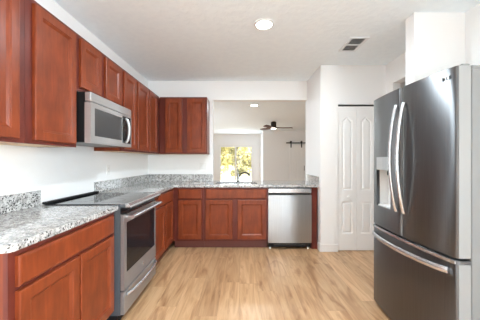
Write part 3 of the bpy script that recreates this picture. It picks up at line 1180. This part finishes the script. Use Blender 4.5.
def make_fan():
    x, y = 1.09, 8.67
    f_ = thing('ceiling_fan', 'dark three-blade ceiling fan with a light in the room beyond', 'ceiling fan', (x, y, 2.30))
    build('motor', lathe(bmnew(), [(0.075, -0.01), (0.092, 0.0), (0.092, 0.18), (0.080, ZC - 2.37), (0.070, ZC - 2.3605)], (x, y, 2.36), 28), M['bronze'], f_, True)
    build('light', lathe(bmnew(), [(0.002, -0.035), (0.05, -0.030), (0.085, -0.012), (0.088, -0.001), (0.088, 0.0)], (x, y, 2.349), 28), M['fanlens'], f_, True)
    for ang in (0, 128, 237):
        b = bmnew()
        a = math.radians(ang)
        u = Vector((math.cos(a), math.sin(a), 0))
        v = Vector((-math.sin(a), math.cos(a), 0))
        n = 10
        top, bot = [], []
        L = []
        for i in range(n + 1):
            t = i / n
            r_ = 0.08 + 0.56 * t
            wd = 0.045 + 0.03 * math.sin(math.pi * min(1, t * 0.75)) if t < 0.97 else 0.05
            for s in (-1, 1):
                tilt = 0.016 * s
                p = Vector((x, y, 2.368)) + u * r_ + v * wd * s + Vector((0, 0, tilt))
                top.append(b.verts.new(p + Vector((0, 0, 0.009))))
                bot.append(b.verts.new(p - Vector((0, 0, 0.009))))
        for i in range(n):
            k = 2 * i
            b.faces.new((top[k], top[k + 1], top[k + 3], top[k + 2]))
            b.faces.new((bot[k], bot[k + 2], bot[k + 3], bot[k + 1]))
            b.faces.new((top[k], top[k + 2], bot[k + 2], bot[k]))
            b.faces.new((top[k + 1], bot[k + 1], bot[k + 3], top[k + 3]))
        b.faces.new((top[0], bot[0], bot[1], top[1]))
        b.faces.new((top[-1], bot[-1], bot[-2], top[-2]))
        build('blade', b, M['walnut'], f_)


make_fan()

# ------------------------------------------------------------------ barn door


def make_barn_door():
    y = YG
    x0, x1, z1 = 2.08, 2.86, 1.945
    bm = bmnew()
    n = 7
    for k in range(n):
        a = x0 + (x1 - x0) * k / n
        b_ = x0 + (x1 - x0) * (k + 1) / n
        prism(bm, [(a + 0.012, y - 0.075), (b_ - 0.012, y - 0.075), (b_, y - 0.063), (b_, y - 0.04), (a, y - 0.04), (a, y - 0.063)], 'z', 0.012, z1)
    d = build('door_2', bm, M['door'])
    tag(d, 'white plank barn door hung from a black rail', 'door', None, 'structure')
    build('rail', q((1.96, 3.75, y - 0.038, y - 0.030, 2.005, 2.045)), M['iron'], d)
    for x in (2.02, 2.85, 3.68):
        build('rail_bolt', tube(bmnew(), [(x, y - 0.030, 2.025), (x, y - 0.0005, 2.025)], 0.012, 12), M['iron'], d)
    for x in (2.16, 2.62):
        h_ = bmnew()
        box(h_, x - 0.022, x + 0.022, y - 0.082, y - 0.0755, 1.82, 2.06)
        lathe_pts = tube(bmnew(), [(x, y - 0.082, 2.075), (x, y - 0.040, 2.075)], 0.040, 20)
        merge(h_, lathe_pts)
        build('hanger', h_, M['iron'], d)
    hb = bmnew()
    tube(hb, [(2.73, y - 0.076, 0.82), (2.73, y - 0.11, 0.83), (2.73, y - 0.11, 1.02), (2.73, y - 0.076, 1.03)], 0.010, 8)
    build('handle', hb, M['iron'], d)


make_barn_door()

# ------------------------------------------------------------------ garden
lawn = build('lawn', q((-40, 40, 12.9, 90, -0.25, -0.1)), M['lawn'])
tag(lawn, 'sunny dry lawn outside the far sliding door', 'lawn', None, 'structure')


def leafcloud(centers, n, size, seed):
    rnd = random.Random(seed)
    bm = bmnew()
    for _ in range(n):
        c, r = rnd.choice(centers)
        d = Vector((rnd.gauss(0, 1), rnd.gauss(0, 1), rnd.gauss(0, 1))).normalized() * r * rnd.uniform(0.45, 1.0) ** 0.5
        p = Vector(c) + d
        a = Vector((rnd.gauss(0, 1), rnd.gauss(0, 1), rnd.gauss(0, 1))).normalized()
        b = a.orthogonal().normalized()
        s = size * rnd.uniform(0.6, 1.3)
        vs = [bm.verts.new(p + a * s * 0.5 + Vector()), bm.verts.new(p + b * s * 0.28), bm.verts.new(p - a * s * 0.5), bm.verts.new(p - b * s * 0.28)]
        bm.faces.new(vs)
    return bm


def tree(x, y, h, label, mat, seed, lean=0.0):
    rnd = random.Random(seed)
    t = thing('garden_tree', label, 'tree', (x, y, -0.1), 'trees beyond the sliding door')
    tp = [(x + lean * k, y, -0.1 + h * 0.62 * k / 3) for k in range(4)]
    build('trunk', tube(bmnew(), tp, [0.16, 0.12, 0.10, 0.05], 10), M['bark'], t, True)
    cs = []
    for k in range(12):
        cs.append(((x + lean * 2.2 + rnd.uniform(-0.9, 0.9), y + rnd.uniform(-0.7, 0.7), h * rnd.uniform(0.16, 0.80)), rnd.uniform(0.6, 1.0)))
    build('crown', leafcloud(cs, 2000, 0.30, seed), mat, t)


tree(-2.5, 26, 5.2, 'leaning yellow-green tree seen through the left pane of the sliding door', M['leaf'], 3, 0.12)
tree(-0.5, 30.5, 5.0, 'olive tree seen behind the centre bar of the sliding door', M['leaf2'], 5)
tree(1.35, 26, 5.2, 'yellow-green tree seen through the right pane of the sliding door', M['leaf'], 8)
rnd = random.Random(11)
for i, (x, lab) in enumerate(((-3.0, 'dark low shrub at the foot of the leaning tree'), (-0.2, 'dark low shrub behind the centre bar of the sliding door'),
                              (2.2, 'dark low shrub seen through the right pane of the sliding door'))):
    cs = [((x + rnd.uniform(-0.7, 0.7), 22.5 + rnd.uniform(-0.3, 0.3), rnd.uniform(0.1, 0.45)), rnd.uniform(0.3, 0.45)) for _ in range(6)]
    tag(build('garden_shrub', leafcloud(cs, 600, 0.22, 20 + i), M['leaf2']), lab, 'shrub', 'shrubs beyond the sliding door')
